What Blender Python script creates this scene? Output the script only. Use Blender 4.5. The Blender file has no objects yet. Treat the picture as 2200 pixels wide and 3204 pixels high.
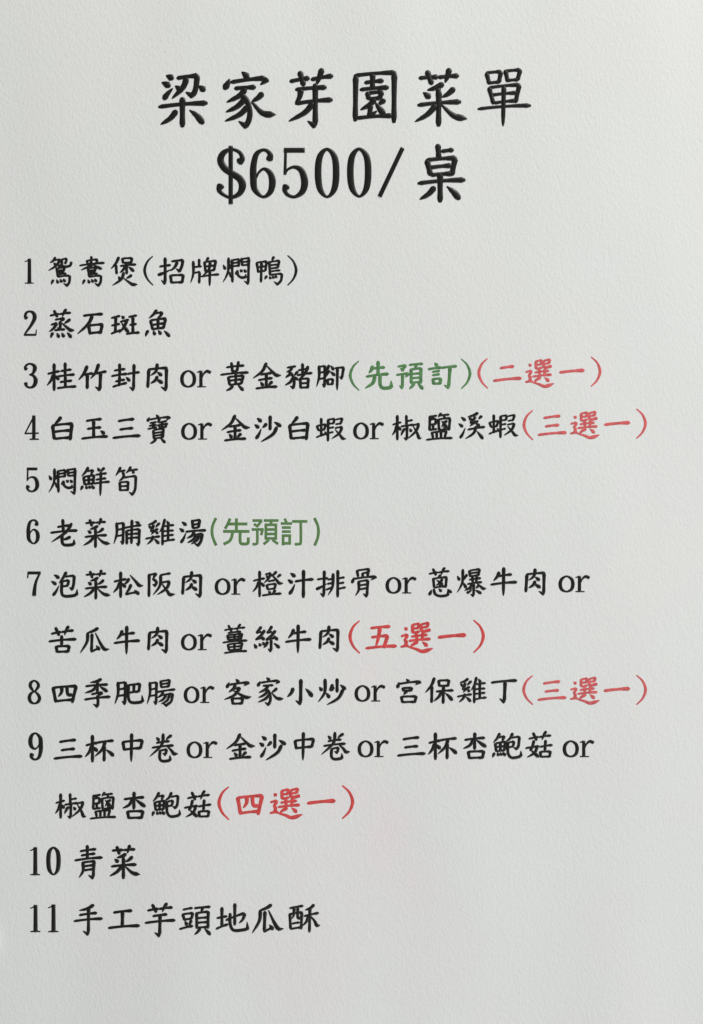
import bpy, math, random
from mathutils import Vector, noise

S = bpy.context.scene
C = S.collection

# ------------------------------------------------------------------ scale of the sheet
FRAME_W, FRAME_H = 2200.0, 3204.0           # the menu was measured on this grid (units of the print)
U = 0.200 / FRAME_W                         # metres per print unit: the menu is about A4
def sx(x): return (x - FRAME_W / 2) * U
def sy(y): return (FRAME_H / 2 - y) * U

# ------------------------------------------------------------------ camera, light, exposure
CAM_H = 0.46
cam_d = bpy.data.cameras.new('camera')
cam = bpy.data.objects.new('camera', cam_d); C.objects.link(cam)
cam.location = (0, 0, CAM_H + 0.0016)
cam_d.sensor_fit = 'VERTICAL'
cam_d.sensor_height = 24
cam_d.lens = 24 * CAM_H / (FRAME_H * U)
cam_d.clip_start = 0.01
cam_d.clip_end = 50
S.camera = cam

world = bpy.data.worlds.new('World'); S.world = world
world.use_nodes = True
bg = world.node_tree.nodes['Background']
bg.inputs[0].default_value = (0.985, 0.99, 0.98, 1)
bg.inputs[1].default_value = 0.28

def area(name, loc, target, sx_, sy_, power, col):
    d = bpy.data.lights.new(name, 'AREA'); d.shape = 'RECTANGLE'
    d.size, d.size_y, d.energy, d.color = sx_, sy_, power, col
    o = bpy.data.objects.new(name, d); C.objects.link(o)
    o.location = loc
    o.rotation_euler = (Vector(target) - Vector(loc)).to_track_quat('-Z', 'Y').to_euler()
    return o
area('window_light', (0.62, 0.92, 0.62), (0, 0.0, 0), 0.75, 0.6, 13.7, (1.0, 0.994, 0.958))
area('room_light', (0.52, -0.74, 0.74), (0, 0, 0), 0.8, 0.5, 5.3, (0.90, 0.95, 0.985))

S.view_settings.view_transform = 'Standard'
S.view_settings.look = 'None'
S.view_settings.exposure = 0
S.view_settings.gamma = 1
S.view_settings.use_curve_mapping = False

# ------------------------------------------------------------------ materials
def new_mat(name):
    m = bpy.data.materials.new(name); m.use_nodes = True
    return m, m.node_tree.nodes, m.node_tree.links, m.node_tree.nodes['Principled BSDF']

def grain(N, L, b, strength, dist):
    """fibrous paper tooth: stretched noises driving a bump"""
    tc = N.new('ShaderNodeTexCoord')
    def nz(rot, scale, sc, det, rough):
        mp = N.new('ShaderNodeMapping'); mp.inputs['Rotation'].default_value = (0, 0, math.radians(rot))
        mp.inputs['Scale'].default_value = scale
        L.new(tc.outputs['Object'], mp.inputs['Vector'])
        n = N.new('ShaderNodeTexNoise'); n.inputs['Scale'].default_value = sc
        n.inputs['Detail'].default_value = det; n.inputs['Roughness'].default_value = rough
        n.inputs['Distortion'].default_value = 0.4
        L.new(mp.outputs[0], n.inputs['Vector'])
        return n
    a = nz(-24, (1.0, 0.68, 1), 1750, 3, 0.68)
    c = nz(30, (1.0, 0.6, 1), 1080, 2, 0.55)
    mx = N.new('ShaderNodeMath'); mx.operation = 'MULTIPLY_ADD'; mx.inputs[1].default_value = 0.9
    L.new(c.outputs['Fac'], mx.inputs[0]); L.new(a.outputs['Fac'], mx.inputs[2])
    bp = N.new('ShaderNodeBump'); bp.inputs['Strength'].default_value = strength
    bp.inputs['Distance'].default_value = dist
    L.new(mx.outputs[0], bp.inputs['Height']); L.new(bp.outputs[0], b.inputs['Normal'])
    return tc

def paper_mat():
    m, N, L, b = new_mat('laid_paper')
    tc = grain(N, L, b, 1.0, 0.000095)
    n = N.new('ShaderNodeTexNoise'); n.inputs['Scale'].default_value = 17; n.inputs['Detail'].default_value = 4
    n.inputs['Roughness'].default_value = 0.6
    L.new(tc.outputs['Object'], n.inputs['Vector'])
    r = N.new('ShaderNodeValToRGB')
    r.color_ramp.elements[0].position = 0.40; r.color_ramp.elements[0].color = (0.778, 0.790, 0.768, 1)
    r.color_ramp.elements[1].position = 0.64; r.color_ramp.elements[1].color = (0.792, 0.783, 0.768, 1)
    L.new(n.outputs['Fac'], r.inputs[0]); # faint pink stain low on the sheet
    mp = N.new('ShaderNodeMapping'); mp.inputs['Location'].default_value = (0.014, 0.0645, 0); 
    mp.inputs['Scale'].default_value = (1.0, 0.75, 1)
    L.new(tc.outputs['Object'], mp.inputs['Vector'])
    ln = N.new('ShaderNodeVectorMath'); ln.operation = 'LENGTH'; L.new(mp.outputs[0], ln.inputs[0])
    fall = N.new('ShaderNodeMapRange'); fall.inputs['From Min'].default_value = 0.015; fall.inputs['From Max'].default_value = 0.075
    fall.inputs['To Min'].default_value = 1; fall.inputs['To Max'].default_value = 0; fall.interpolation_type = 'SMOOTHSTEP'
    L.new(ln.outputs['Value'], fall.inputs['Value'])
    n2 = N.new('ShaderNodeTexNoise'); n2.inputs['Scale'].default_value = 42; n2.inputs['Detail'].default_value = 4
    L.new(tc.outputs['Object'], n2.inputs['Vector'])
    k = N.new('ShaderNodeMapRange'); k.inputs['From Min'].default_value = 0.38; k.inputs['From Max'].default_value = 0.68
    L.new(n2.outputs['Fac'], k.inputs['Value'])
    ml = N.new('ShaderNodeMath'); ml.operation = 'MULTIPLY'; L.new(fall.outputs[0], ml.inputs[0]); L.new(k.outputs[0], ml.inputs[1])
    mix = N.new('ShaderNodeMix'); mix.data_type = 'RGBA'
    L.new(ml.outputs[0], mix.inputs[0]); L.new(r.outputs[0], mix.inputs[6]); mix.inputs[7].default_value = (0.815, 0.757, 0.758, 1)
    L.new(mix.outputs[2], b.inputs['Base Color'])
    b.inputs['Roughness'].default_value = 0.75
    b.inputs['Specular IOR Level'].default_value = 0.25
    return m

def ink_mat(name, col, rough, spec, var=0.25):
    m, N, L, b = new_mat(name)
    tc = grain(N, L, b, 0.8, 0.00005)
    n = N.new('ShaderNodeTexNoise'); n.inputs['Scale'].default_value = 900; n.inputs['Detail'].default_value = 3
    L.new(tc.outputs['Object'], n.inputs['Vector'])
    r = N.new('ShaderNodeValToRGB')
    lo = tuple(c * (1 - var) for c in col) + (1,); hi = tuple(min(1, c * (1 + var)) for c in col) + (1,)
    r.color_ramp.elements[0].position = 0.35; r.color_ramp.elements[0].color = lo
    r.color_ramp.elements[1].position = 0.65; r.color_ramp.elements[1].color = hi
    L.new(n.outputs['Fac'], r.inputs[0]); L.new(r.outputs[0], b.inputs['Base Color'])
    b.inputs['Roughness'].default_value = rough
    b.inputs['Specular IOR Level'].default_value = spec
    return m

PAPER = paper_mat()
BLACK = ink_mat('black_ink', (0.0055, 0.0052, 0.0048), 0.36, 0.40)
RED = ink_mat('red_ink', (0.62, 0.070, 0.068), 0.6, 0.25, 0.16)
PALE_RED = ink_mat('pale_red_ink', (0.63, 0.118, 0.122), 0.6, 0.25, 0.16)
GREEN = ink_mat('green_ink', (0.095, 0.228, 0.085), 0.6, 0.25, 0.2)
FLAT_GREEN = ink_mat('plain_green_ink', (0.110, 0.222, 0.078), 0.7, 0.15, 0.06)

def wood_mat():
    m, N, L, b = new_mat('table_laminate')
    b.inputs['Base Color'].default_value = (0.34, 0.31, 0.28, 1)
    b.inputs['Roughness'].default_value = 0.5
    return m

# ------------------------------------------------------------------ the sheet's gentle waves
def relief(x, y):
    """height of the paper at world x, y"""
    h = 0.00095 * noise.noise(Vector((x * 22 + 3.1, y * 7.0 + 1.7, 0.3)))
    h += 0.00034 * noise.noise(Vector((x * 46 + 9.0, y * 20 - 4.0, 2.3)))
    ex, ey = sx(-12), sy(2948)
    h += 0.00036 * math.exp(-((x - ex) / (17 * U)) ** 2 - ((y - ey) / (46 * U)) ** 2)
    return h + 0.0016

def link(o, parent=None):
    C.objects.link(o)
    if parent: o.parent = parent
    return o

def mesh_obj(name, verts, faces, mat, parent=None, smooth=True):
    me = bpy.data.meshes.new(name)
    me.from_pydata(verts, [], faces)
    me.materials.append(mat)
    if smooth: me.polygons.foreach_set('use_smooth', [True] * len(me.polygons))
    me.update()
    return link(bpy.data.objects.new(name, me), parent)

# table under the sheet
tw, th = 0.9, 0.9
tv = [(-tw, -th, -0.03), (tw, -th, -0.03), (tw, th, -0.03), (-tw, th, -0.03),
      (-tw, -th, 0), (tw, -th, 0), (tw, th, 0), (-tw, th, 0)]
tf = [(0, 3, 2, 1), (4, 5, 6, 7), (0, 1, 5, 4), (1, 2, 6, 5), (2, 3, 7, 6), (3, 0, 4, 7)]
table = mesh_obj('table_top', tv, tf, wood_mat(), smooth=False)
table['kind'] = 'structure'

menu = link(bpy.data.objects.new('menu_sheet', None))
menu['label'] = 'white textured paper menu printed with black, red and green Chinese dish names'
menu['category'] = 'menu'

def build_paper():
    X0, X1, Y0, Y1 = -0.1055, 0.1055, -0.1535, 0.1535
    nx, ny = 260, 360
    V, F = [], []
    for j in range(ny + 1):
        for i in range(nx + 1):
            x = X0 + (X1 - X0) * i / nx; y = Y0 + (Y1 - Y0) * j / ny
            V.append((x, y, relief(x, y)))
    top = len(V)
    V += [(x, y, z - 0.0002) for x, y, z in V]
    w = nx + 1
    for j in range(ny):
        for i in range(nx):
            a = j * w + i
            F.append((a, a + 1, a + 1 + w, a + w))
            F.append((top + a, top + a + w, top + a + 1 + w, top + a + 1))
    rim = [i for i in range(nx)] + [nx + j * w for j in range(ny)] + [ny * w + i for i in range(nx, 0, -1)] + [j * w for j in range(ny, 0, -1)]
    for a, b in zip(rim, rim[1:] + rim[:1]):
        F.append((a, top + a, top + b, b))
    return mesh_obj('paper', V, F, PAPER, menu)
build_paper()

# ------------------------------------------------------------------ brush strokes
# every stroke: a kind letter and points; the kind gives the swell of the brush along it
PROF = {
    'h': [(0, .46), (.07, .76), (.22, .70), (.6, .66), (.82, .86), (.94, .98), (1, .60)],
    'v': [(0, .82), (.07, 1.12), (.2, .98), (.6, .88), (.9, 1.0), (1, .72)],
    'q': [(0, .82), (.06, 1.1), (.2, .96), (.7, .9), (.9, .7), (1, .34)],
    'p': [(0, .78), (.08, 1.08), (.3, .98), (.65, .80), (.88, .52), (1, .22)],
    'n': [(0, .42), (.25, .70), (.55, .98), (.72, 1.16), (.82, 1.08), (.92, .62), (1, .16)],
    'd': [(0, .34), (.35, .85), (.7, 1.18), (.9, 1.1), (1, .74)],
    't': [(0, .8), (.14, 1.06), (.45, .8), (.8, .5), (1, .16)],
    's': [(0, .86), (.1, 1.0), (.5, .92), (1, .98)],
    'k': [(0, 1.02), (.35, .82), (.75, .5), (1, .16)],
    'b': [(0, 1), (1, 1)],
}
COMP = {
    '口': 'v 0,6 8,98;h 0,6 100,0;v 100,0 90,96;h 8,96 90,90',
    '日': 'v 0,6 5,98;h 0,6 100,0;v 100,0 93,98;h 5,52 95,47;h 5,97 93,92',
    '月': 'p 28,0 29,50 0,100;h 28,4 95,0;v 95,0 90,97;k 90,98 62,86;h 30,33 90,28;h 28,63 90,58',
    '氵': 'd 35,2 95,17;d 0,32 58,46;t 24,96 60,78 97,50',
    '木': 'h 6,37 100,27;v 58,0 58,98;p 52,40 32,62 0,80;d 64,42 95,58',
    '艹': 'h 0,78 44,58;v 20,16 35,92;h 46,60 100,42;p 78,0 60,92',
    '火': 'd 3,28 23,46;p 55,0 52,50 30,78 0,100;p 95,22 66,46;d 56,55 85,80',
    '隹': 'p 35,0 22,28 0,50;v 20,30 20,98;d 48,6 62,20;h 22,28 95,22;h 22,47 92,43;h 22,65 92,60;h 22,86 100,78;v 57,25 57,82',
    '頁': 'h 0,5 100,0;p 55,3 44,20;v 14,22 15,78;h 14,23 88,18;v 88,18 86,78;h 15,42 84,39;h 15,59 84,56;h 15,77 84,74;p 36,80 20,92 0,102;d 64,80 100,102',
    '魚': 'p 55,0 35,20 5,38;h 45,17 92,12;p 92,12 75,35;v 20,42 28,74;h 20,42 98,34;v 98,34 92,70;h 25,57 92,53;v 60,38 60,72;h 28,75 95,70;p 14,82 0,100;d 36,80 46,92;d 59,80 71,90;d 80,78 98,92',
    '鳥': 'p 48,0 35,14;v 28,14 34,55;h 30,16 68,10;v 68,10 60,32;h 34,27 60,24;h 34,37 62,33;h 33,46 74,40;h 33,57 88,50;s 92,52 90,80 80,98;k 80,99 60,87;p 12,72 2,93;d 27,70 35,86;d 44,68 53,82;d 60,66 69,80',
}
# views: origin of the measuring window and its magnification
T = 1596 / 650.0
GLYPH = {}          # character -> (list of (kind, [(x,y,w)...]), W) in print units
ORIGIN = {}

def parse(s, W, f):
    out = []
    for tok in s.split(';'):
        tok = tok.strip()
        if not tok: continue
        if tok[0] == '@':
            name, box = tok[1:].split()
            x0, y0, x1, y1 = map(float, box.split(','))
            out += parse(COMP[name], W, lambda x, y: f(x0 + (x1 - x0) * x / 100, y0 + (y1 - y0) * y / 100))
            continue
        k, *pts = tok.split()
        P = []
        for p in pts:
            a = [float(v) for v in p.split(',')]
            X, Y = f(a[0], a[1])
            P.append((X, Y, a[2] if len(a) > 2 else 0))
        out.append((k, P, W))
    return out

def stroke_samples(k, P, W, mag):
    """centre line with widths, in print units"""
    n = len(P)
    if k in 'wf' :
        P = [(x, y, w / mag) for x, y, w in P]
    pts = []
    closed = k == 'w' and n > 3 and math.hypot(P[0][0] - P[-1][0], P[0][1] - P[-1][1]) < 0.5
    for i in range(n - 1):
        p1, p2 = P[i], P[i + 1]
        p0 = P[i - 1] if i > 0 else (P[-2] if closed else (2 * p1[0] - p2[0], 2 * p1[1] - p2[1], p1[2]))
        p3 = P[i + 2] if i + 2 < n else (P[1] if closed else (2 * p2[0] - p1[0], 2 * p2[1] - p1[1], p2[2]))
        L = math.hypot(p2[0] - p1[0], p2[1] - p1[1])
        m = max(3, int(L / 2.6)) if n > 2 else max(6, int(L / 4))
        for j in range(m):
            t = j / m
            def cr(a, b, c, d): return 0.5 * (2 * b + (c - a) * t + (2 * a - 5 * b + 4 * c - d) * t * t + (3 * b - a - 3 * c + d) * t ** 3)
            pts.append((cr(p0[0], p1[0], p2[0], p3[0]), cr(p0[1], p1[1], p2[1], p3[1]), cr(p0[2], p1[2], p2[2], p3[2])))
    pts.append(P[-1])
    # arc length
    s = [0]
    for a, b in zip(pts, pts[1:]): s.append(s[-1] + math.hypot(b[0] - a[0], b[1] - a[1]))
    tot = s[-1] or 1
    # straight brush strokes bow a little
    if k not in 'wf':
        pr = PROF[k]
        base = W / mag
        out = []
        for (x, y, _), d in zip(pts, s):
            t = d / tot
            for (t0, w0), (t1, w1) in zip(pr, pr[1:]):
                if t <= t1 + 1e-9:
                    u = (t - t0) / (t1 - t0); u = u * u * (3 - 2 * u)
                    w = w0 + (w1 - w0) * u; break
            out.append([x, y, w * base])
        pts = out
        if n == 2:
            dx, dy = P[1][0] - P[0][0], P[1][1] - P[0][1]
            bow = {'h': -0.018, 'p': 0.05, 'n': 0.06, 't': 0.03, 'd': -0.03}.get(k, 0)
            for q, d in zip(pts, s):
                t = d / tot
                a = bow * 4 * t * (1 - t)
                q[0] += -dy * a; q[1] += dx * a
    return pts, closed

ABOVE = 0.000018
def rows_of(k, P, W, mag):
    """cross-sections of one stroke: centre, width, direction, with its ends closed"""
    pts, closed = stroke_samples(k, P, W, mag)
    m = len(pts)
    # tangents
    T_ = []
    for i in range(m):
        a = pts[max(i - 1, 0)] if not (closed and i == 0) else pts[-2]
        b = pts[min(i + 1, m - 1)] if not (closed and i == m - 1) else pts[1]
        dx, dy = b[0] - a[0], b[1] - a[1]
        l = math.hypot(dx, dy) or 1
        T_.append((dx / l, dy / l))
    rows = [(p[0], p[1], p[2], t) for p, t in zip(pts, T_)]
    if not closed:
        flat = k in 'fb'
        def cap(p, t, sgn):
            r = p[2] / 2
            if flat: return [(p[0] + sgn * t[0] * 0.3, p[1] + sgn * t[1] * 0.3, 0.02, t)]
            return [(p[0] + sgn * t[0] * r * math.sin(a) * .62, p[1] + sgn * t[1] * r * math.sin(a) * .62, max(0.02, p[2] * math.cos(a)), t) for a in (0.35, 0.7, 1.05, 1.35, 1.57)]
        rows = cap(pts[0], T_[0], -1)[::-1] + rows + cap(pts[-1], T_[-1], 1)
    return rows

def sweep(V, F, k, P, W, mag, lift, dome):
    rows = rows_of(k, P, W, mag)
    US = (-1, -.88, -.5, 0, .5, .88, 1)
    base = len(V); w_ = len(US)
    for x, y, w, t in rows:
        hmax = min(dome * w, 2.8) * U
        for u in US:
            px, py = x - t[1] * u * w / 2, y + t[0] * u * w / 2
            X, Y = sx(px), sy(py)
            V.append((X, Y, relief(X, Y) + ABOVE + lift + hmax * (1 - u * u) ** 0.6))
    for i in range(len(rows) - 1):
        for j in range(w_ - 1):
            a = base + i * w_ + j
            F.append((a, a + 1, a + w_ + 1, a + w_))

class Block:
    """one piece of writing: collects characters, then becomes one mesh"""
    def __init__(self): self.V, self.F = [], []
    dome = 0.16
    def add(self, strokes, mag):
        for i, (k, P, W) in enumerate(strokes):
            sweep(self.V, self.F, k, P, W, mag, (i % 12) * 0.0000012, self.dome)
    def build(self, name, mat, parent, label=None):
        o = mesh_obj(name, self.V, self.F, mat, parent)
        # faces look up
        me = o.data
        if me.polygons:
            me.flip_normals()
        if label: o['label'] = label
        return o

def extents(strokes, mag):
    x0 = y0 = 1e9; x1 = y1 = -1e9
    for k, P, W in strokes:
        for x, y, w, t in rows_of(k, P, W, mag):
            rx, ry = abs(t[1]) * w / 2, abs(t[0]) * w / 2
            x0 = min(x0, x - rx); x1 = max(x1, x + rx); y0 = min(y0, y - ry); y1 = max(y1, y + ry)
    return x0, y0, x1, y1

def define(ch, view, W, s):
    ox, oy, mag = view
    if ch.startswith('plain'): W *= 1.16
    elif mag != 3.0: W *= 1.10
    if mag == 3.0 and not ch.startswith('plain'):
        W = W * 1.0 + 10.0          # the small rows are printed a little bolder
    st = parse(s, W, lambda x, y: (ox + x / mag, oy + y / mag))
    if mag == 3.0 and not ch.startswith('plain') and ch not in '()':
        st = [(k, [(x, y, w * 1.04 + 2.0) if k in 'wf' else (x, y, w) for x, y, w in P], W_) for k, P, W_ in st]
    if mag != 3.0:
        st = [(k, [(x, y, w * 1.06 + 3) if k in 'wf' else (x, y, w) for x, y, w in P], W_) for k, P, W_ in st]
    GLYPH[ch] = (st, mag, extents(st, mag))

def place(block, ch, view=None, box=None, weight=1.0, turn=False):
    """write a character; with a box (in window units) it is fitted to it"""
    st, mag, e = GLYPH[ch]
    if box is None:
        block.add(st, mag); return
    ox, oy, vm = view
    b = [ox + box[0] / vm, oy + box[1] / vm, ox + box[2] / vm, oy + box[3] / vm]
    kx = (b[2] - b[0]) / (e[2] - e[0]); ky = (b[3] - b[1]) / (e[3] - e[1])
    if ch in ('一', '二'): ky = kx
    if ch == '一': b[1] = (b[1] + b[3]) / 2 - ky * (e[3] - e[1]) / 2
    kw = math.sqrt(kx * ky) * weight
    if mag != 3.0 and vm == 3.0: kw *= 1.16 if ch not in '菜家' else 1.08
    out = []
    for k, P, W in st:
        Q = []
        for x, y, w in P:
            u, v = (x - e[0]), (y - e[1])
            if turn: u, v = (e[2] - x), (e[3] - y)
            Q.append((b[0] + u * kx, b[1] + v * ky, w * kw))
        out.append((k, Q, W * kw))
    block.add(out, mag)

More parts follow.
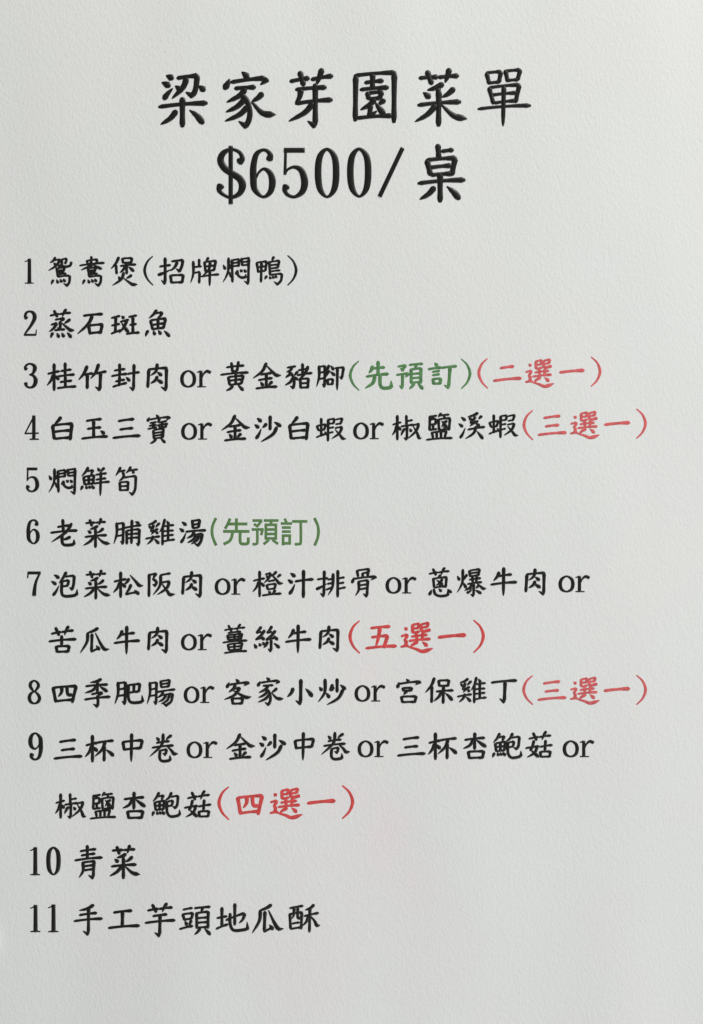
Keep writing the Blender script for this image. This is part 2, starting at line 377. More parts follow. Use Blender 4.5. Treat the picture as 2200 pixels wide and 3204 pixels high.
A = (450, 180, T); B = (1080, 180, T)
def at(x, y): return (x, y, 3.0)
for ch, view, W, s in [
    # title
    ('梁', A, 42, 'd 175,142 222,165;d 142,195 198,222;t 158,318 185,280 225,238;h 258,162 415,142;s 412,148 402,230 388,275 370,292;k 372,295 322,268;p 330,165 300,235 218,318;d 245,222 292,262;d 425,222 465,255;h 118,382 485,352;v 298,318 298,530;p 250,415 205,470 132,516;d 355,408 410,450 455,505'),
    ('家', A, 42, 'd 755,115 800,155;d 658,170 622,240;h 670,192 930,160;k 945,172 895,212;h 700,240 855,230;p 780,245 735,295 638,345;s 740,280 790,330 815,410 808,480 785,525;k 785,528 728,490;p 775,325 715,380 632,420;p 800,378 735,440 625,490;p 910,278 880,310 830,340;n 832,345 915,428 1015,440'),
    ('芽', A, 42, 'h 1125,185 1268,160;v 1200,115 1228,212;h 1288,170 1448,142;p 1368,92 1350,150 1325,212;h 1168,248 1398,230;p 1208,250 1195,310 1165,350;h 1168,355 1445,325;v 1318,210 1318,515;k 1312,525 1258,488;p 1298,355 1235,425 1115,490'),
    ('園', B, 40, 'v 82,145 78,482;h 72,140 385,118;v 378,125 375,495;v 212,135 210,240;h 152,195 290,180;h 117,248 330,232;v 172,272 182,318;h 180,275 285,265;v 282,270 265,312;h 185,320 270,312;p 228,325 185,365 118,402;v 195,368 188,448;t 180,452 245,410;d 232,345 262,390 300,435;p 302,330 258,365;h 90,466 360,448'),
    ('菜', B, 42, 'h 570,160 712,150;v 632,110 665,202;h 718,153 868,140;p 800,90 788,140 768,192;p 750,205 690,235 632,252;d 602,272 648,308;d 700,242 722,262;p 835,240 790,280 745,305;h 560,368 885,340;v 720,262 718,522;p 695,372 630,440 538,494;n 745,368 838,448 938,470'),
    ('單', B, 34, 'v 1088,122 1108,200;h 1085,118 1198,108;v 1197,112 1182,190;h 1108,196 1185,188;v 1232,102 1250,182;h 1230,105 1345,95;v 1345,98 1325,172;h 1245,178 1330,170;v 1108,235 1140,352;h 1105,232 1340,210;v 1338,215 1310,342;h 1130,288 1320,272;h 1145,350 1310,332;q 1220,225 1213,525;h 1022,395 1422,370'),
    ('桌', B, 42, 'v 713,675 720,770;h 742,722 828,710;v 630,795 655,900;h 625,790 850,772;v 845,778 820,900;h 655,847 815,830;h 660,905 820,892;v 730,900 730,1105;h 562,968 918,940;p 685,1000 640,1050 574,1090;d 785,992 840,1040 876,1084'),
    ('$', A, 42, 'f 668,680,30 668,1125,30;w 738,800,54 757,775,36 735,728,26 672,706,22 612,735,40 590,790,48 620,850,48 680,892,46 738,932,50 758,985,52 735,1045,38 670,1075,22 610,1052,24 580,1018,36 590,988,54'),
    ('6', A, 42, 'w 966,780,50 972,748,38 948,718,26 910,712,22 865,745,36 843,830,44 842,920,48 852,1010,42 915,1070,20 970,1035,38 988,960,48 972,890,40 925,856,22 885,882,16 866,922,12'),
    ('5', A, 42, 'f 1078,713,34 1237,713,34;f 1090,705,18 1085,900,20;w 1088,890,12 1110,858,16 1160,842,24 1212,870,42 1236,955,50 1218,1030,42 1160,1070,22 1108,1055,26 1084,1020,34 1094,992,52'),
    ('0', A, 42, 'w 1408,705,22 1354,760,42 1339,880,47 1354,1008,42 1410,1070,18 1464,1008,42 1478,880,47 1464,760,42 1408,705,22'),
    ('/', B, 42, 'f 442,695,30 265,1068,30'),
    # digits and latin letters
    ('1', at(60, 2806), 30, 'f 155,76,33 155,328,37;w 107,106,9 130,98,10 150,84,18;f 107,325,10 200,325,10;w 128,322,10 182,322,10'),
    ('2', at(60, 946), 24, 'w 68,148,36 58,125,26 72,95,22 105,86,18 138,105,34 146,150,36 112,218,26 68,278,18 52,302,14;f 46,305,18 162,305,18;w 158,302,12 162,258,8'),
    ('3', at(60, 1110), 24, 'w 66,135,34 58,115,24 80,90,18 112,86,18 145,108,34 146,140,36 128,175,22 98,187,12;w 98,187,12 138,200,26 156,240,38 142,288,32 105,308,18 72,296,22 62,268,34'),
    ('4', at(60, 1274), 24, 'w 138,88,14 56,246,12;f 52,247,13 184,244,13;f 138,78,30 138,302,30;f 98,301,12 185,301,12'),
    ('7', at(60, 1764), 24, 'f 80,86,26 203,86,26;f 84,85,12 80,134,12;f 192,92,18 158,170,24 145,240,32 140,300,36'),
    ('8', at(60, 2100), 24, 'w 142,90,16 112,108,28 104,138,30 118,165,26 142,190,14 168,165,24 182,138,28 172,108,24 142,90,16;w 142,192,14 108,215,28 96,252,32 110,288,28 145,303,16 180,286,28 192,250,30 172,212,24 142,192,14'),
    ('or', at(550, 1110), 24, 'w 117,152,16 72,180,28 58,228,32 72,278,28 117,300,16 162,278,28 175,228,32 162,178,28 117,152,16;f 236,150,28 236,302,30;w 202,164,9 232,154,16;f 200,300,10 284,300,10;w 220,298,8 254,298,8;w 248,212,10 262,178,16 292,154,26 322,164,30'),
    ('(', at(60, 780), 24, 'w 1255,68,12 1205,120,21 1180,200,28 1205,278,21 1257,338,13'),
    (')', at(430, 780), 24, 'w 1412,58,13 1465,114,21 1490,195,28 1465,275,21 1412,335,13'),
    # line 1
    ('鴛', at(60, 780), 18, 'p 342,78 320,110 290,128;h 330,105 385,97;p 386,98 350,155 275,202;d 325,128 348,152;h 400,98 448,88;v 448,92 440,128;k 440,132 422,126;s 402,98 405,150 432,165 480,155 492,125;@鳥 300,150,493,345'),
    ('鴦', at(60, 780), 18, 'v 680,72 682,112;v 638,108 650,142;h 638,110 738,97;v 736,100 725,140;h 570,155 802,130;p 682,115 660,160 582,197;n 690,140 730,165 785,190;@鳥 595,152,787,345'),
    ('煲', at(60, 780), 20, 'p 938,78 910,135 865,185;v 912,150 918,232;@口 972,86,1062,132;h 952,160 1098,145;v 1012,132 1012,232;p 1000,165 975,200 948,222;d 1030,168 1078,208;d 935,258 950,282;p 1058,245 1035,262 1008,275;p 985,222 960,285 878,342;n 985,275 1040,315 1068,332 1115,332'),
    ('招', at(430, 780), 22, 'h 210,165 312,150;v 262,85 262,315;k 260,322 225,290;t 198,242 320,188;h 322,116 430,102;s 428,106 418,160 398,205;k 398,207 362,182;p 376,118 355,165 312,205;@口 312,243,432,318'),
    ('牌', at(430, 780), 19, 'p 525,115 525,230 500,315;v 580,95 580,160;h 528,170 602,160;h 535,222 588,213;v 585,220 580,315;p 668,80 645,115;v 630,120 640,208;h 630,120 740,108;v 736,112 720,195;h 640,162 725,152;p 684,115 670,190 612,250;h 640,205 725,195;h 600,256 765,235;q 680,200 678,342'),
    ('燜', at(430, 780), 19, '@火 802,82,900,308;v 888,100 892,305;h 888,102 956,92;v 956,94 950,158;h 895,130 950,122;h 895,160 950,152;v 978,85 984,150;h 978,92 1052,80;v 1046,86 1040,315;k 1040,320 1000,295;h 985,120 1038,114;h 985,150 1038,144;d 922,208 932,232;s 938,200 945,240 978,264 1012,260;k 1014,260 1018,230;d 962,190 982,208;d 998,188 1018,212'),
    ('鴨', at(430, 780), 18, 'v 1120,125 1135,215;h 1115,125 1215,112;v 1213,115 1202,200;h 1130,168 1200,158;h 1135,210 1200,200;v 1165,122 1160,305;p 1282,70 1262,110;v 1238,115 1245,238;h 1240,120 1332,105;v 1332,108 1318,172;h 1245,150 1315,142;h 1245,180 1315,172;h 1245,208 1340,196;h 1245,240 1355,228;s 1357,232 1348,290 1318,325;k 1316,328 1280,300;p 1215,250 1195,282;d 1240,252 1250,275;d 1268,248 1280,270;d 1292,242 1305,264'),
    # line 2
    ('蒸', at(60, 946), 22, '@艹 292,68,485,142;h 340,165 425,150;p 425,155 385,185;s 385,185 388,225 382,250;k 382,252 358,238;h 302,212 355,196;p 355,200 325,245 283,276;p 480,162 455,180 425,200;n 402,195 455,240 485,262 522,262;h 335,264 430,255;p 318,288 298,335;d 355,290 375,328;d 400,288 422,325;d 452,285 490,330'),
    ('石', at(60, 946), 25, 'h 605,128 785,112;p 690,128 650,205 550,298;v 655,225 668,298;h 658,220 788,208;v 782,215 765,292;h 668,292 770,282'),
    ('斑', at(60, 946), 22, 'h 867,150 948,130;v 910,145 905,285;h 870,220 945,205;h 866,296 965,262;d 965,130 985,152;h 952,185 1030,165;p 1015,172 985,235 942,290;d 962,190 1000,245 1028,280;h 1030,140 1105,125;v 1070,140 1070,288;h 1040,215 1102,205;h 1008,298 1130,285'),
    ('魚', at(60, 946), 22, 'p 1292,75 1262,115 1220,152;h 1270,107 1345,95;p 1345,98 1325,130 1298,150;v 1235,172 1255,255;h 1232,172 1380,152;v 1376,156 1355,245;h 1250,215 1360,198;h 1255,255 1355,240;v 1305,165 1305,250;p 1212,268 1188,322;d 1260,268 1275,305;d 1308,264 1330,300;d 1362,268 1412,320'),
    # line 3
    ('桂', at(60, 1110), 22, '@木 262,88,378,338;v 433,80 433,185;h 390,155 490,140;h 358,206 520,186;v 435,206 435,305;h 385,258 495,244;h 358,315 535,298'),
    ('竹', at(60, 1110), 25, 'p 640,108 610,175 560,237;h 605,190 692,175;v 642,190 640,315;p 748,90 720,165 672,225;h 720,178 818,158;v 766,172 760,322;k 757,328 714,300'),
    ('封', at(60, 1110), 22, 'v 945,90 945,195;h 895,150 995,135;h 868,202 1015,180;v 945,206 940,290;h 905,252 992,234;h 880,302 1010,265;h 1015,182 1130,165;v 1080,95 1075,320;k 1072,328 1035,302;d 1005,212 1038,246'),
    ('肉', at(60, 1110), 24, 'v 1218,145 1208,305;h 1212,140 1390,124;v 1384,130 1380,322;k 1378,328 1330,300;p 1298,88 1285,155 1235,196;d 1298,165 1338,195;p 1298,205 1280,240 1235,270;d 1288,232 1345,265'),
    ('黃', at(550, 1110), 21, 'v 522,75 532,158;v 588,65 575,150;h 475,118 640,100;h 532,156 575,150;h 420,188 680,165;v 492,210 505,280;h 490,210 638,195;v 634,198 615,270;h 502,244 618,230;v 565,178 562,275;h 505,284 615,270;p 535,288 515,315 472,337;d 582,285 632,332'),
    ('金', at(550, 1110), 23, 'p 850,78 810,155 724,220;n 852,100 910,160 945,190 990,192;h 795,186 900,170;v 850,182 850,305;h 775,238 905,218;d 795,255 820,288;p 905,252 870,292;h 752,316 950,298'),
    ('豬', at(550, 1110), 21, 'h 1045,120 1125,108;p 1092,115 1075,145 1038,162;s 1062,155 1095,190 1112,250 1105,305;k 1105,310 1070,290;p 1085,178 1030,215;p 1098,220 1075,255 1025,285;p 1145,158 1115,196;d 1112,205 1140,232;v 1190,85 1192,185;h 1150,145 1248,130;p 1242,108 1210,180 1145,240;h 1140,192 1280,170;@日 1168,222,1245,312'),
    ('腳', at(550, 1110), 20, '@月 1322,105,1405,300;p 1438,98 1425,135 1405,162;d 1455,102 1482,140;p 1442,150 1405,215;d 1452,158 1492,192;@口 1425,228,1475,280;h 1495,125 1580,118;v 1576,122 1560,215;k 1560,220 1535,205;q 1518,125 1515,330'),
    ('先', at(1040, 1110), 26, 'p 378,108 365,145 342,172;h 375,130 490,118;v 430,65 430,190;h 320,205 525,180;p 400,205 380,265 308,314;s 448,195 450,280 478,312 540,308 556,292;k 554,296 553,242'),
    ('預', at(1040, 1110), 22, 'h 615,112 690,98;p 690,102 655,148;d 640,125 668,148;h 602,190 715,175;p 715,178 690,212;v 660,188 658,302;k 656,310 628,288;@頁 722,85,848,316'),
    ('訂', at(1040, 1110), 24, 'd 960,78 985,105;h 900,137 1022,120;h 940,162 1005,152;h 940,194 1005,183;@口 945,225,1018,275;h 1022,124 1165,108;v 1105,122 1092,300;k 1090,308 1048,284'),
    ('二', at(1420, 1110), 28, 'h 435,128 560,110;h 372,246 630,222'),
    ('選', at(1420, 1110), 21, 'd 702,90 722,105;h 675,165 725,150;p 727,152 715,180 695,200;d 700,195 722,222;p 722,225 705,245 690,252;h 672,258 735,248;n 715,250 800,278 855,298 940,270;h 765,65 825,52;v 825,55 818,90;h 772,98 820,90;v 770,65 770,130;h 772,135 828,122;h 840,60 902,45;v 900,48 890,82;h 842,90 892,80;s 840,62 844,108 865,120 912,108;v 802,140 806,205;v 855,130 850,200;h 760,168 890,152;h 740,206 915,188;p 812,215 750,258;d 852,215 890,250'),
    ('一', at(1420, 1110), 30, 'h 992,168 1220,148'),
    # line 4
    ('白', at(60, 1274), 26, 'p 392,95 370,125 332,160;v 315,175 330,298;h 310,173 502,155;v 496,160 480,305;h 330,232 480,218;h 335,298 475,286'),
    ('玉', at(60, 1274), 24, 'h 630,130 772,112;v 700,130 700,280;h 640,205 768,190;h 587,296 830,275;d 765,222 800,250'),
    ('三', at(60, 1274), 26, 'h 930,132 1078,112;h 945,211 1068,197;h 880,290 1135,268'),
    ('寶', at(60, 1274), 18, 'd 1285,72 1308,98;d 1222,95 1205,132;h 1225,117 1410,92;k 1414,95 1375,128;h 1228,150 1288,140;v 1258,145 1258,195;h 1220,176 1288,166;h 1208,206 1292,190;p 1322,110 1300,146;h 1310,146 1385,130;h 1295,172 1395,156;v 1345,140 1345,192;h 1318,196 1378,186;v 1318,176 1320,194;v 1382,160 1375,188;v 1260,218 1265,295;h 1260,216 1360,202;v 1356,205 1350,285;h 1268,244 1352,233;h 1268,270 1352,258;h 1265,296 1350,284;p 1285,300 1262,325 1228,342;d 1328,295 1370,332'),
    ('沙', at(550, 1274), 25, '@氵 740,100,805,300;v 886,85 885,210;p 850,155 835,175 812,192;d 925,140 985,178;p 948,188 910,255 800,325'),
    ('蝦', at(1100, 1274), 18, 'v 1335,75 1335,240;v 1295,145 1310,185;h 1295,145 1380,130;v 1378,133 1362,178;h 1310,190 1368,178;h 1290,252 1372,222;d 1366,198 1388,228;v 1400,85 1397,285;h 1398,86 1458,78;v 1456,82 1450,120;h 1400,126 1450,120;h 1405,166 1450,158;h 1405,212 1445,202;h 1468,86 1532,74;v 1530,78 1515,120;h 1468,130 1520,122;h 1462,166 1528,154;p 1528,157 1500,215 1430,266;n 1465,180 1510,232 1535,262 1566,266'),
    ('椒', at(1100, 1274), 19, '@木 382,80,465,310;v 515,80 517,168;h 520,132 572,122;h 465,182 585,165;v 522,170 520,298;k 516,302 490,285;p 500,202 465,268;d 545,202 562,228;h 572,172 635,156;p 632,160 605,225 530,296;n 580,180 615,240 635,290 660,288'),
    ('鹽', at(1100, 1274), 19, 'v 737,85 732,215;h 735,90 800,80;h 742,118 792,110;v 792,112 788,160;h 740,166 796,156;h 732,217 800,206;v 766,90 766,115;v 766,165 766,210;p 842,60 815,95;h 832,80 915,70;v 872,85 872,108;v 815,115 822,215;h 815,116 928,103;v 924,108 915,215;h 822,216 915,205;p 895,128 845,190;d 845,130 895,190;d 866,130 874,142;d 866,180 876,192;v 755,237 765,285;h 750,240 895,225;v 890,230 875,280;v 800,238 800,285;v 840,235 840,285;h 702,307 945,290'),
    ('溪', at(1100, 1274), 20, '@氵 1005,90,1070,295;p 1185,55 1150,75 1090,92;d 1100,96 1122,118;d 1145,86 1162,106;p 1222,85 1192,115;p 1155,112 1110,146;h 1115,150 1162,140;p 1185,132 1110,180;d 1165,152 1200,176;h 1092,212 1250,186;p 1168,182 1145,245 1068,298;d 1175,225 1205,260 1232,296'),
    # line 5
    ('鮮', at(60, 1436), 20, '@魚 580,80,705,295;d 735,85 755,112;p 800,85 768,122;h 718,150 820,135;h 720,196 815,182;h 705,232 848,214;q 768,125 762,345'),
    ('筍', at(60, 1436), 19, 'p 952,80 935,115 908,157;h 930,122 995,108;d 965,122 985,146;p 1048,75 1030,108 1003,132;h 1030,112 1112,98;d 1060,112 1078,132;p 988,152 968,185 938,206;h 985,177 1095,160;s 1096,165 1090,280 1068,328;k 1066,335 1030,310;@日 945,215,1025,298'),
    # line 6
    ('老', at(60, 1600), 23, 'v 410,80 415,180;h 360,148 470,132;h 295,202 545,180;p 492,115 440,195 305,288;p 480,240 450,255 410,268;s 405,225 405,290 432,316 500,312 517,298;k 516,302 515,262'),
    ('脯', at(60, 1600), 20, '@月 890,110,985,305;h 985,157 1145,130;d 1090,98 1128,115;v 1010,182 1012,305;h 1010,182 1130,168;v 1130,170 1125,308;k 1122,315 1098,298;h 1015,217 1122,208;h 1015,254 1122,245;v 1060,85 1055,300'),
    ('雞', at(60, 1600), 19, 'p 1288,88 1255,112 1210,125;d 1215,135 1238,156;d 1250,125 1266,146;p 1318,112 1282,152;p 1262,152 1232,188;h 1235,190 1278,180;p 1302,165 1240,218;d 1280,190 1302,208;h 1187,258 1322,235;p 1258,232 1245,270 1203,310;d 1268,258 1312,302;@隹 1318,75,1460,318'),
    ('湯', at(540, 1600), 22, '@氵 65,95,130,300;v 185,85 192,158;h 185,92 258,80;v 256,83 245,150;h 195,126 245,118;h 195,160 242,150;h 125,192 312,178;p 205,195 180,230 135,252;h 185,227 278,210;s 280,214 268,275 245,315;k 243,320 203,300;p 222,228 195,265 140,295;p 255,228 225,275 175,308'),
    # line 7
    ('泡', at(60, 1764), 22, '@氵 302,100,378,303;p 442,80 415,130 375,182;h 428,122 515,112;s 518,116 512,190 500,235;k 500,240 470,222;h 402,167 465,155;v 465,158 458,200;h 405,215 460,205;s 402,165 400,270 430,304 515,298 542,282;k 542,288 545,238'),
    ('松', at(60, 1764), 22, '@木 885,80,1005,318;p 1032,140 1015,170 985,195;n 1045,108 1100,170 1130,202 1168,205;p 1052,196 1030,245 998,285;h 1003,288 1110,265;d 1085,248 1125,285'),
    ('阪', at(60, 1764), 21, 'v 1222,100 1220,305;h 1215,107 1290,92;p 1288,95 1258,142;s 1258,140 1290,170 1280,200;k 1280,205 1252,192;h 1325,108 1420,90;p 1330,108 1322,205 1260,292;h 1335,177 1412,165;p 1412,168 1385,230 1298,290;n 1342,188 1395,260 1415,288 1465,285'),
    ('橙', at(550, 1764), 19, '@木 722,72,835,312;h 842,100 892,88;p 892,92 870,140 830,180;d 848,112 868,130;p 945,75 915,105 890,120;n 895,95 945,150 972,182 1010,182;p 985,103 952,130;h 870,166 928,155;v 855,200 865,240;h 852,200 940,188;v 938,192 928,235;h 865,242 930,232;d 870,255 888,280;p 935,250 908,290;h 812,298 990,280'),
    ('汁', at(550, 1764), 25, '@氵 1053,85,1122,290;h 1120,167 1290,146;v 1200,65 1198,315'),
    ('排', at(1000, 1764), 21, 'h -22,148 78,136;v 45,70 40,295;k 38,302 5,275;t -28,238 72,185;p 128,95 122,215 80,296;h 78,150 122,142;h 75,190 120,182;h 62,245 115,225;v 172,65 170,310;h 182,138 232,128;h 182,186 228,177;h 182,236 242,222'),
    ('骨', at(1000, 1764), 20, 'v 352,65 362,118;h 350,65 468,50;v 464,55 450,115;v 405,90 405,120;h 405,90 450,82;d 322,130 305,178;h 325,142 525,120;k 528,124 478,155;p 368,165 368,245 338,300;h 365,168 456,155;v 454,158 445,300;k 443,305 408,280;h 380,204 440,194;h 378,242 440,230'),
    ('蔥', at(1000, 1764), 19, '@艹 1028,38,1216,112;p 1138,108 1110,138;v 1068,138 1076,222;h 1065,142 1196,125;v 1192,130 1184,220;h 1076,224 1185,212;p 1152,145 1130,180 1095,202;d 1100,155 1155,195;d 1120,200 1148,215;d 1052,245 1030,292;s 1073,240 1085,282 1125,302 1180,300 1207,288;k 1207,292 1200,252;d 1120,235 1142,260;d 1200,240 1237,270'),
    ('爆', at(1400, 1764), 19, '@火 90,55,190,270;v 205,68 215,120;h 205,66 302,50;v 302,53 290,110;h 215,91 290,80;h 215,119 290,108;v 235,120 238,172;v 276,115 270,168;h 205,150 312,135;h 188,191 322,172;p 232,190 210,225 160,252;n 278,185 315,215 335,232 365,232;v 248,195 245,295;k 243,300 215,284;d 205,222 222,240;t 185,272 230,248;p 300,202 268,232;d 262,248 315,278'),
    ('牛', at(1400, 1764), 25, 'p 485,80 468,120 432,160;h 478,117 602,100;h 407,196 650,172;q 528,40 525,298'),
    # line 7, second row
    ('苦', at(130, 1930), 24, '@艹 92,90,300,180;h 70,232 325,210;v 190,180 190,262;@口 138,275,262,332'),
    ('薑', at(650, 1930), 17, '@艹 157,70,350,142;h 190,152 312,138;v 185,175 195,217;h 182,174 328,160;v 324,163 312,210;h 195,194 315,185;v 252,168 252,215;h 195,217 312,208;h 142,242 370,222;v 190,260 200,312;h 190,260 328,245;v 325,248 312,306;h 198,286 315,276;v 252,252 252,312;h 200,314 312,306;h 156,340 368,320'),
    ('絲', at(650, 1930), 21, 'p 502,95 480,125 452,145;h 458,152 502,140;p 535,128 500,175 448,210;h 450,214 518,196;d 508,182 528,216;d 437,255 457,292;d 482,248 497,272;d 515,238 534,262;p 602,90 580,125 552,148;h 558,152 602,140;p 635,132 600,175 545,212;h 548,218 632,196;d 622,178 655,216;v 596,218 596,312;k 592,320 565,298;p 562,235 550,265 525,290;d 622,248 672,290'),
    ('五', at(1060, 1930), 28, 'h 300,108 480,92;p 388,105 372,200 345,290;h 308,194 460,178;s 458,182 442,235 425,285;h 255,297 540,275'),
    # line 8
    ('四', at(60, 2100), 25, 'v 320,155 345,288;h 315,157 540,140;v 536,143 500,292;h 345,283 505,268;p 402,155 398,200 368,240;s 450,150 454,200 465,222 492,222'),
    ('季', at(60, 2100), 22, 'p 772,75 730,95 668,107;h 625,142 832,125;v 738,100 735,198;p 728,140 690,180 618,205;d 758,142 800,170 828,190;h 680,217 782,200;p 782,205 735,236;s 735,232 742,280 738,322;k 735,330 695,308;h 615,267 855,240'),
    ('肥', at(60, 2100), 22, '@月 900,105,1005,308;h 1025,132 1138,118;v 1136,122 1125,192;v 1080,128 1078,190;h 1032,202 1122,190;s 1028,130 1028,250 1058,292 1138,290 1162,275;k 1162,280 1155,222'),
    ('腸', at(60, 2100), 19, '@月 1203,105,1297,308;v 1330,92 1337,150;h 1330,94 1417,82;v 1415,86 1405,145;h 1338,121 1405,112;h 1338,152 1405,142;h 1290,197 1465,170;p 1355,192 1335,225 1300,248;h 1330,227 1440,210;s 1444,214 1430,280 1390,315;k 1388,322 1348,300;p 1382,225 1355,262 1310,288;p 1415,225 1390,275 1335,306'),
    ('客', at(580, 2100), 22, 'd 475,75 502,105;d 412,105 390,152;h 415,127 590,105;k 594,108 548,138;p 472,130 450,165 408,197;h 452,168 512,155;p 514,158 460,225 366,266;n 450,180 530,225 575,245 622,240;@口 440,255,540,308'),
    ('小', at(580, 2100), 27, 'v 1085,82 1082,295;k 1080,304 1034,274;p 1012,162 995,205 958,242;d 1130,165 1165,200 1190,236'),
    ('炒', at(580, 2100), 24, 'd 1258,150 1282,182;p 1312,78 1308,200 1248,290;p 1382,128 1370,155 1350,182;d 1322,205 1352,248;v 1425,75 1425,195;p 1390,150 1380,172 1362,188;d 1455,130 1502,170;p 1482,172 1435,255 1330,316'),
    ('宮', at(1100, 2100), 22, 'd 515,75 538,102;d 447,105 430,155;h 450,120 640,98;k 645,102 598,130;@口 482,158,567,186;p 522,188 490,222;@口 468,238,608,295'),
    ('保', at(1100, 2100), 22, 'p 778,65 750,135 693,202;v 755,145 752,292;@口 818,86,915,142;h 795,192 955,180;v 864,145 860,300;p 845,195 820,240 773,282;d 880,205 915,235 945,272'),
    ('丁', at(1100, 2100), 26, 'h 1312,108 1550,88;v 1442,105 1435,278;k 1432,288 1388,256'),
    # line 9
    ('杯', at(60, 2270), 24, '@木 620,95,738,345;h 730,162 885,142;p 808,155 780,225 712,290;v 800,195 798,332;d 818,228 860,258 885,284'),
    ('中', at(60, 2270), 24, 'v 975,157 988,230;h 970,156 1162,138;v 1158,143 1140,215;h 990,226 1140,211;q 1058,80 1053,338'),
    ('卷', at(60, 2270), 21, 'd 1290,110 1315,138;p 1432,92 1380,132;h 1290,162 1412,145;h 1250,207 1450,185;p 1355,78 1340,180 1228,290;n 1385,185 1435,235 1455,262 1495,262;h 1325,234 1388,222;v 1386,226 1378,265;k 1376,270 1348,258;s 1325,235 1322,305 1350,332 1408,326 1422,312;k 1420,318 1418,275'),
    ('杏', at(1220, 2270), 24, 'h 702,135 890,115;v 797,72 795,220;p 785,130 750,185 688,216;d 808,132 860,170 900,198;@口 735,242,882,308'),
    ('鮑', at(1220, 2270), 21, '@魚 965,75,1085,300;p 1152,75 1130,120 1088,152;h 1140,117 1215,105;s 1216,109 1208,190 1192,216;k 1190,220 1160,206;h 1112,162 1165,150;v 1165,153 1158,192;h 1118,206 1160,196;s 1108,160 1110,260 1145,302 1212,294 1232,278;k 1232,282 1230,236'),
    ('菇', at(1220, 2270), 21, '@艹 1305,58,1512,145;s 1352,145 1340,195 1322,232;d 1325,232 1360,262 1395,295;p 1385,192 1360,255 1288,300;h 1275,214 1402,196;v 1462,142 1456,235;h 1408,202 1525,184;@口 1412,245,1508,298'),
    # line 10, 11
    ('青', at(60, 2630), 23, 'v 640,50 640,172;h 572,102 720,82;h 582,142 712,124;h 522,188 780,160;p 598,205 600,285 562,350;h 595,208 712,195;v 704,198 695,342;k 692,352 648,325;h 608,244 695,232;h 605,282 695,270'),
    ('手', at(60, 2806), 24, 'p 698,78 640,112 563,130;h 565,174 728,152;h 515,230 780,205;v 652,108 650,340;k 645,352 598,320'),
    ('工', at(60, 2806), 27, 'h 887,148 1060,128;v 972,145 970,270;h 838,293 1130,268'),
    ('芋', at(60, 2806), 25, '@艹 1208,58,1440,145;h 1257,178 1390,160;h 1185,242 1465,215;v 1326,172 1322,348;k 1318,360 1273,330'),
    ('頭', at(550, 2806), 22, 'h 70,117 158,100;v 68,160 85,212;h 65,160 165,148;v 162,152 150,200;h 82,210 152,200;d 88,222 108,262;p 150,218 130,268;h 38,298 162,268;@頁 178,90,325,345'),
    ('地', at(550, 2806), 23, 'v 435,100 435,275;h 388,197 482,180;h 380,298 490,255;h 472,217 645,152;p 650,158 630,210 595,245;v 556,65 555,260;s 512,157 512,250 545,310 635,308 675,296;k 676,300 670,232'),
    ('瓜', at(550, 2806), 25, 'p 898,75 850,105 780,130;p 795,128 785,225 718,340;v 838,140 832,320;h 828,328 905,290;d 880,262 912,305;n 872,128 925,240 965,298 1015,298'),
    ('酥', at(550, 2806), 21, 'h 1070,107 1195,85;v 1072,160 1078,300;h 1070,162 1188,145;v 1184,150 1178,300;p 1112,105 1108,170 1092,205;s 1146,105 1146,190 1165,200;h 1092,252 1160,240;h 1080,302 1180,286;p 1298,75 1265,105 1213,125;h 1205,182 1340,152;v 1260,105 1255,328;p 1248,180 1225,235 1190,272;n 1265,178 1305,230 1325,268 1357,266'),
    # the plain lettering of line 6
    ('plain (', at(540, 1600), 24, 'f 408,62,28 378,130,26 370,190,28 380,250,26 410,320,28'),
    ('plain 先', at(540, 1600), 24, 'b 540,68 518,120 494,162;b 525,118 702,118;b 600,66 600,188;b 476,188 722,188;b 566,192 552,250 530,282 480,308;b 635,190 635,282 650,304 700,304 710,290 712,245'),
    ('plain 預', at(540, 1600), 22, 'b 752,86 842,86;b 838,86 797,138;b 765,118 805,145;b 744,170 856,170;b 846,170 832,222;b 796,170 796,285 785,306 752,308;b 858,86 995,86;b 930,92 918,122;b 866,126 982,126;b 876,118 876,262;b 970,118 970,262;b 876,170 970,170;b 876,212 970,212;b 866,254 982,254;b 905,268 855,308;b 940,268 990,306'),
    ('plain 訂', at(540, 1600), 22, 'b 1052,68 1070,104;b 1018,114 1122,114;b 1028,152 1110,152;b 1028,190 1110,190;b 1028,228 1114,228;b 1038,220 1038,318;b 1100,220 1100,312;b 1032,300 1102,300;b 1124,94 1266,94;b 1204,90 1204,285 1190,306 1148,308'),
    ('plain )', at(540, 1600), 24, 'f 1332,62,28 1362,130,26 1370,190,28 1362,250,26 1334,320,28'),
]:
    define(ch, view, W, s)

# ------------------------------------------------------------------ the writing, line by line
N_ = None
def write(name, items, mat, parent, label=None):
    b = Block()
    if mat is not BLACK: b.dome = 0.06          # coloured ink lies flat
    if name in ('title', 'price'): b.dome = 0.17
    for it in items:
        if isinstance(it, str): place(b, it)
        else: place(b, *it)
    return b.build(name, mat, parent, label)
def row(y, items): pass

def items_at(view, spec):
    """spec: 'char x0,y0,x1,y1 ; ...' -> placements in this window"""
    out = []
    for tok in spec.split(';'):
        ch, box = tok.strip().rsplit(' ', 1)
        out.append((ch, view, tuple(float(v) for v in box.split(','))))
    return out

write('title', ['梁', '家', '芽', '園', '菜', '單'], BLACK, menu, 'largest line of black brush lettering at the top')
write('price', ['$', '6', '5', '0', ('0', B, (14, 690, 203, 1077)), '/', '桌'], BLACK, menu, 'second large line, a price in black numerals')

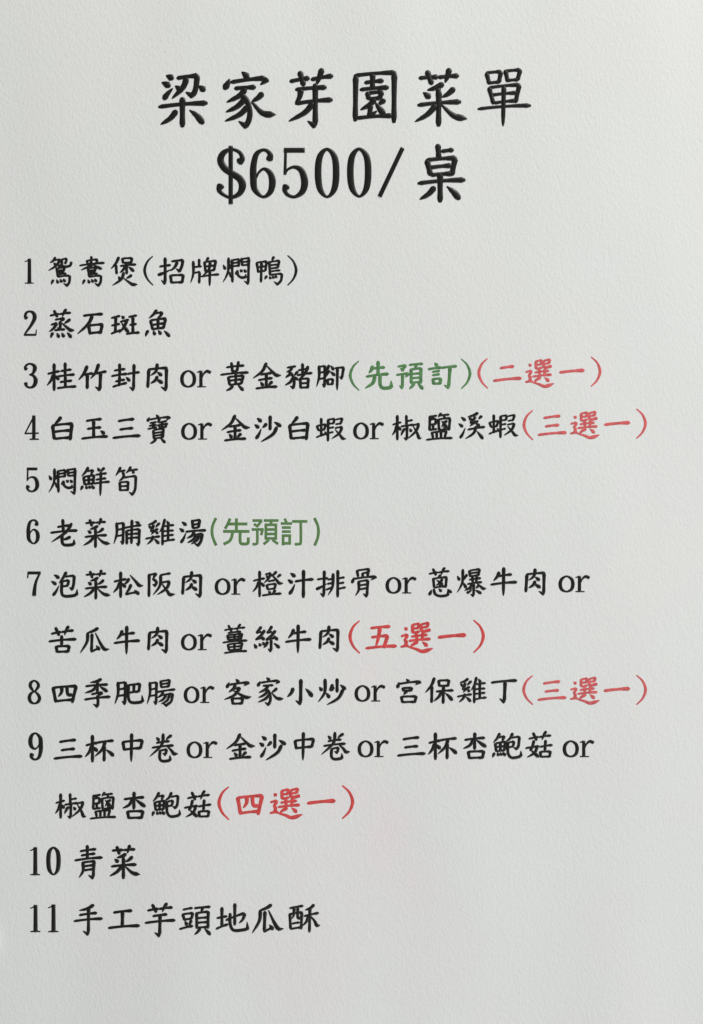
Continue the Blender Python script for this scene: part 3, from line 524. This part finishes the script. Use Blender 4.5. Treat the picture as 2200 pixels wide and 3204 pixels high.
def line(number, dishes, label, red=None, green=None, flat=None, tint=None):
    l = write('menu_line', dishes, BLACK, menu, label)
    if number: write('line_number', number, BLACK, l)
    if green: write('order_note', green, GREEN, l, 'green bracketed note')
    if flat: write('order_note', flat, FLAT_GREEN, l, 'plain green bracketed note without brush swells')
    if red: write('choice_note', red, tint or RED, l, 'red bracketed note')
    return l

v = at(60, 780)
line([('1', v, (52, 88, 138, 324))], ['鴛', '鴦', '煲', '(', '招', '牌', '燜', '鴨', ')'], 'first dish line, ending in a black bracket')
line(['2'], ['蒸', '石', '斑', '魚'], 'second dish line, four characters')
line(['3'], ['桂', '竹', '封', '肉', 'or', '黃', '金', '豬', '腳'], 'third dish line with a green and a red note',
     red=items_at(at(1420, 1110), '( 220,32,322,320') + ['二', '選', '一'] + items_at(at(1420, 1110), ') 1284,16,1386,302'), tint=PALE_RED,
     green=items_at(at(1040, 1110), '( 154,54,255,338') + ['先', '預', '訂'] + items_at(at(1040, 1110), ') 1206,36,1306,323'))
line(['4'], ['白', '玉', '三', '寶'] + items_at(at(550, 1274), 'or 49,142,343,308;金 426,68,700,323;白 1052,80,1258,310;蝦 1314,94,1602,322')
     + ['沙'] + items_at(at(1100, 1274), 'or 14,138,305,304') + ['椒', '鹽', '溪', '蝦'], 'fourth dish line, three dishes and a red note',
     red=items_at(at(1550, 1274), '( 253,27,356,312;三 396,67,669,272;選 699,33,980,302;一 1018,123,1266,182;) 1321,12,1424,298'), tint=PALE_RED)
v = at(60, 1436)
line([('5', v, (64, 82, 188, 313))], [('燜', v, (275, 82, 542, 338)), '鮮', '筍'], 'fifth dish line, three characters')
v = at(60, 1600)
line([('6', v, (70, 74, 193, 309))], ['老', ('菜', v, (602, 61, 857, 343)), '脯', '雞', '湯'], 'sixth dish line with a plain green note',
     flat=['plain (', 'plain 先', 'plain 預', 'plain 訂', 'plain )'])
v = at(60, 1764)
line(['7'], ['泡', ('菜', v, (606, 54, 860, 335)), '松', '阪'] + items_at(at(550, 1764), '肉 50,67,253,321;or 364,131,656,294')
     + ['橙', '汁', '排', '骨'] + items_at(at(1000, 1764), 'or 618,120,911,283') + ['蔥', '爆', '牛']
     + items_at(at(1400, 1764), '肉 721,42,926,299;or 1041,105,1339,270'), 'seventh dish line, four dishes')
line(N_, ['苦'] + items_at(at(130, 1930), '瓜 361,95,642,342;牛 678,82,929,352;肉 991,91,1196,344;or 1308,155,1602,316') + ['薑', '絲']
     + items_at(at(650, 1930), '牛 726,71,976,342;肉 1038,81,1241,333'), 'indented row under the seventh dish, with a red note',
     red=items_at(at(1060, 1930), '( 90,33,202,347;選 578,45,888,342;一 928,148,1198,210;) 1261,26,1373,340') + ['五'])
line(['8'], ['四', '季', '肥', '腸'] + items_at(at(580, 2100), 'or -15,136,275,301;家 671,57,924,327') + ['客', '小', '炒']
     + items_at(at(1100, 2100), 'or 27,127,319,289;雞 989,51,1270,301') + ['宮', '保', '丁'], 'eighth dish line, three dishes and a red note',
     red=items_at(at(1560, 2100), '( 221,38,327,319;三 365,82,639,280;選 670,51,952,316;一 986,145,1236,198;) 1291,34,1395,318'), tint=PALE_RED)
line([('6', at(60, 2270), (88, 64, 223, 328), 1.0, True)], items_at(at(60, 2270), '三 323,119,597,321') + ['杯', '中', '卷']
     + items_at(at(650, 2270), 'or -198,142,95,306;金 174,71,449,323;沙 482,74,739,329;中 806,61,1007,329;卷 1063,59,1339,331;or 1406,136,1700,301')
     + items_at(at(1220, 2270), '三 67,96,337,294;杯 356,64,634,324') + ['杏', '鮑', '菇'] + items_at(at(1400, 2270), 'or 1081,135,1380,301'),
     'ninth dish line, three dishes')
line(N_, items_at(at(150, 2450), '椒 67,96,362,338;鹽 391,82,642,344;杏 699,79,922,341;鮑 974,79,1255,326;菇 1279,62,1537,323'),
     'indented row under the ninth dish, with a red note',
     red=items_at(at(640, 2450), '( 121,29,235,347;四 295,99,558,302;選 611,41,922,342;一 960,146,1231,206;) 1289,20,1407,340'))
v = at(60, 2630)
line([('1', v, (103, 60, 198, 325)), ('0', v, (257, 57, 389, 326))], ['青', ('菜', v, (848, 37, 1139, 361))], 'tenth dish line, two characters')
v = at(60, 2806)
line(['1', ('1', v, (270, 71, 370, 333))], ['手', '工', '芋', '頭', '地', '瓜', '酥'], 'last dish line at the bottom')
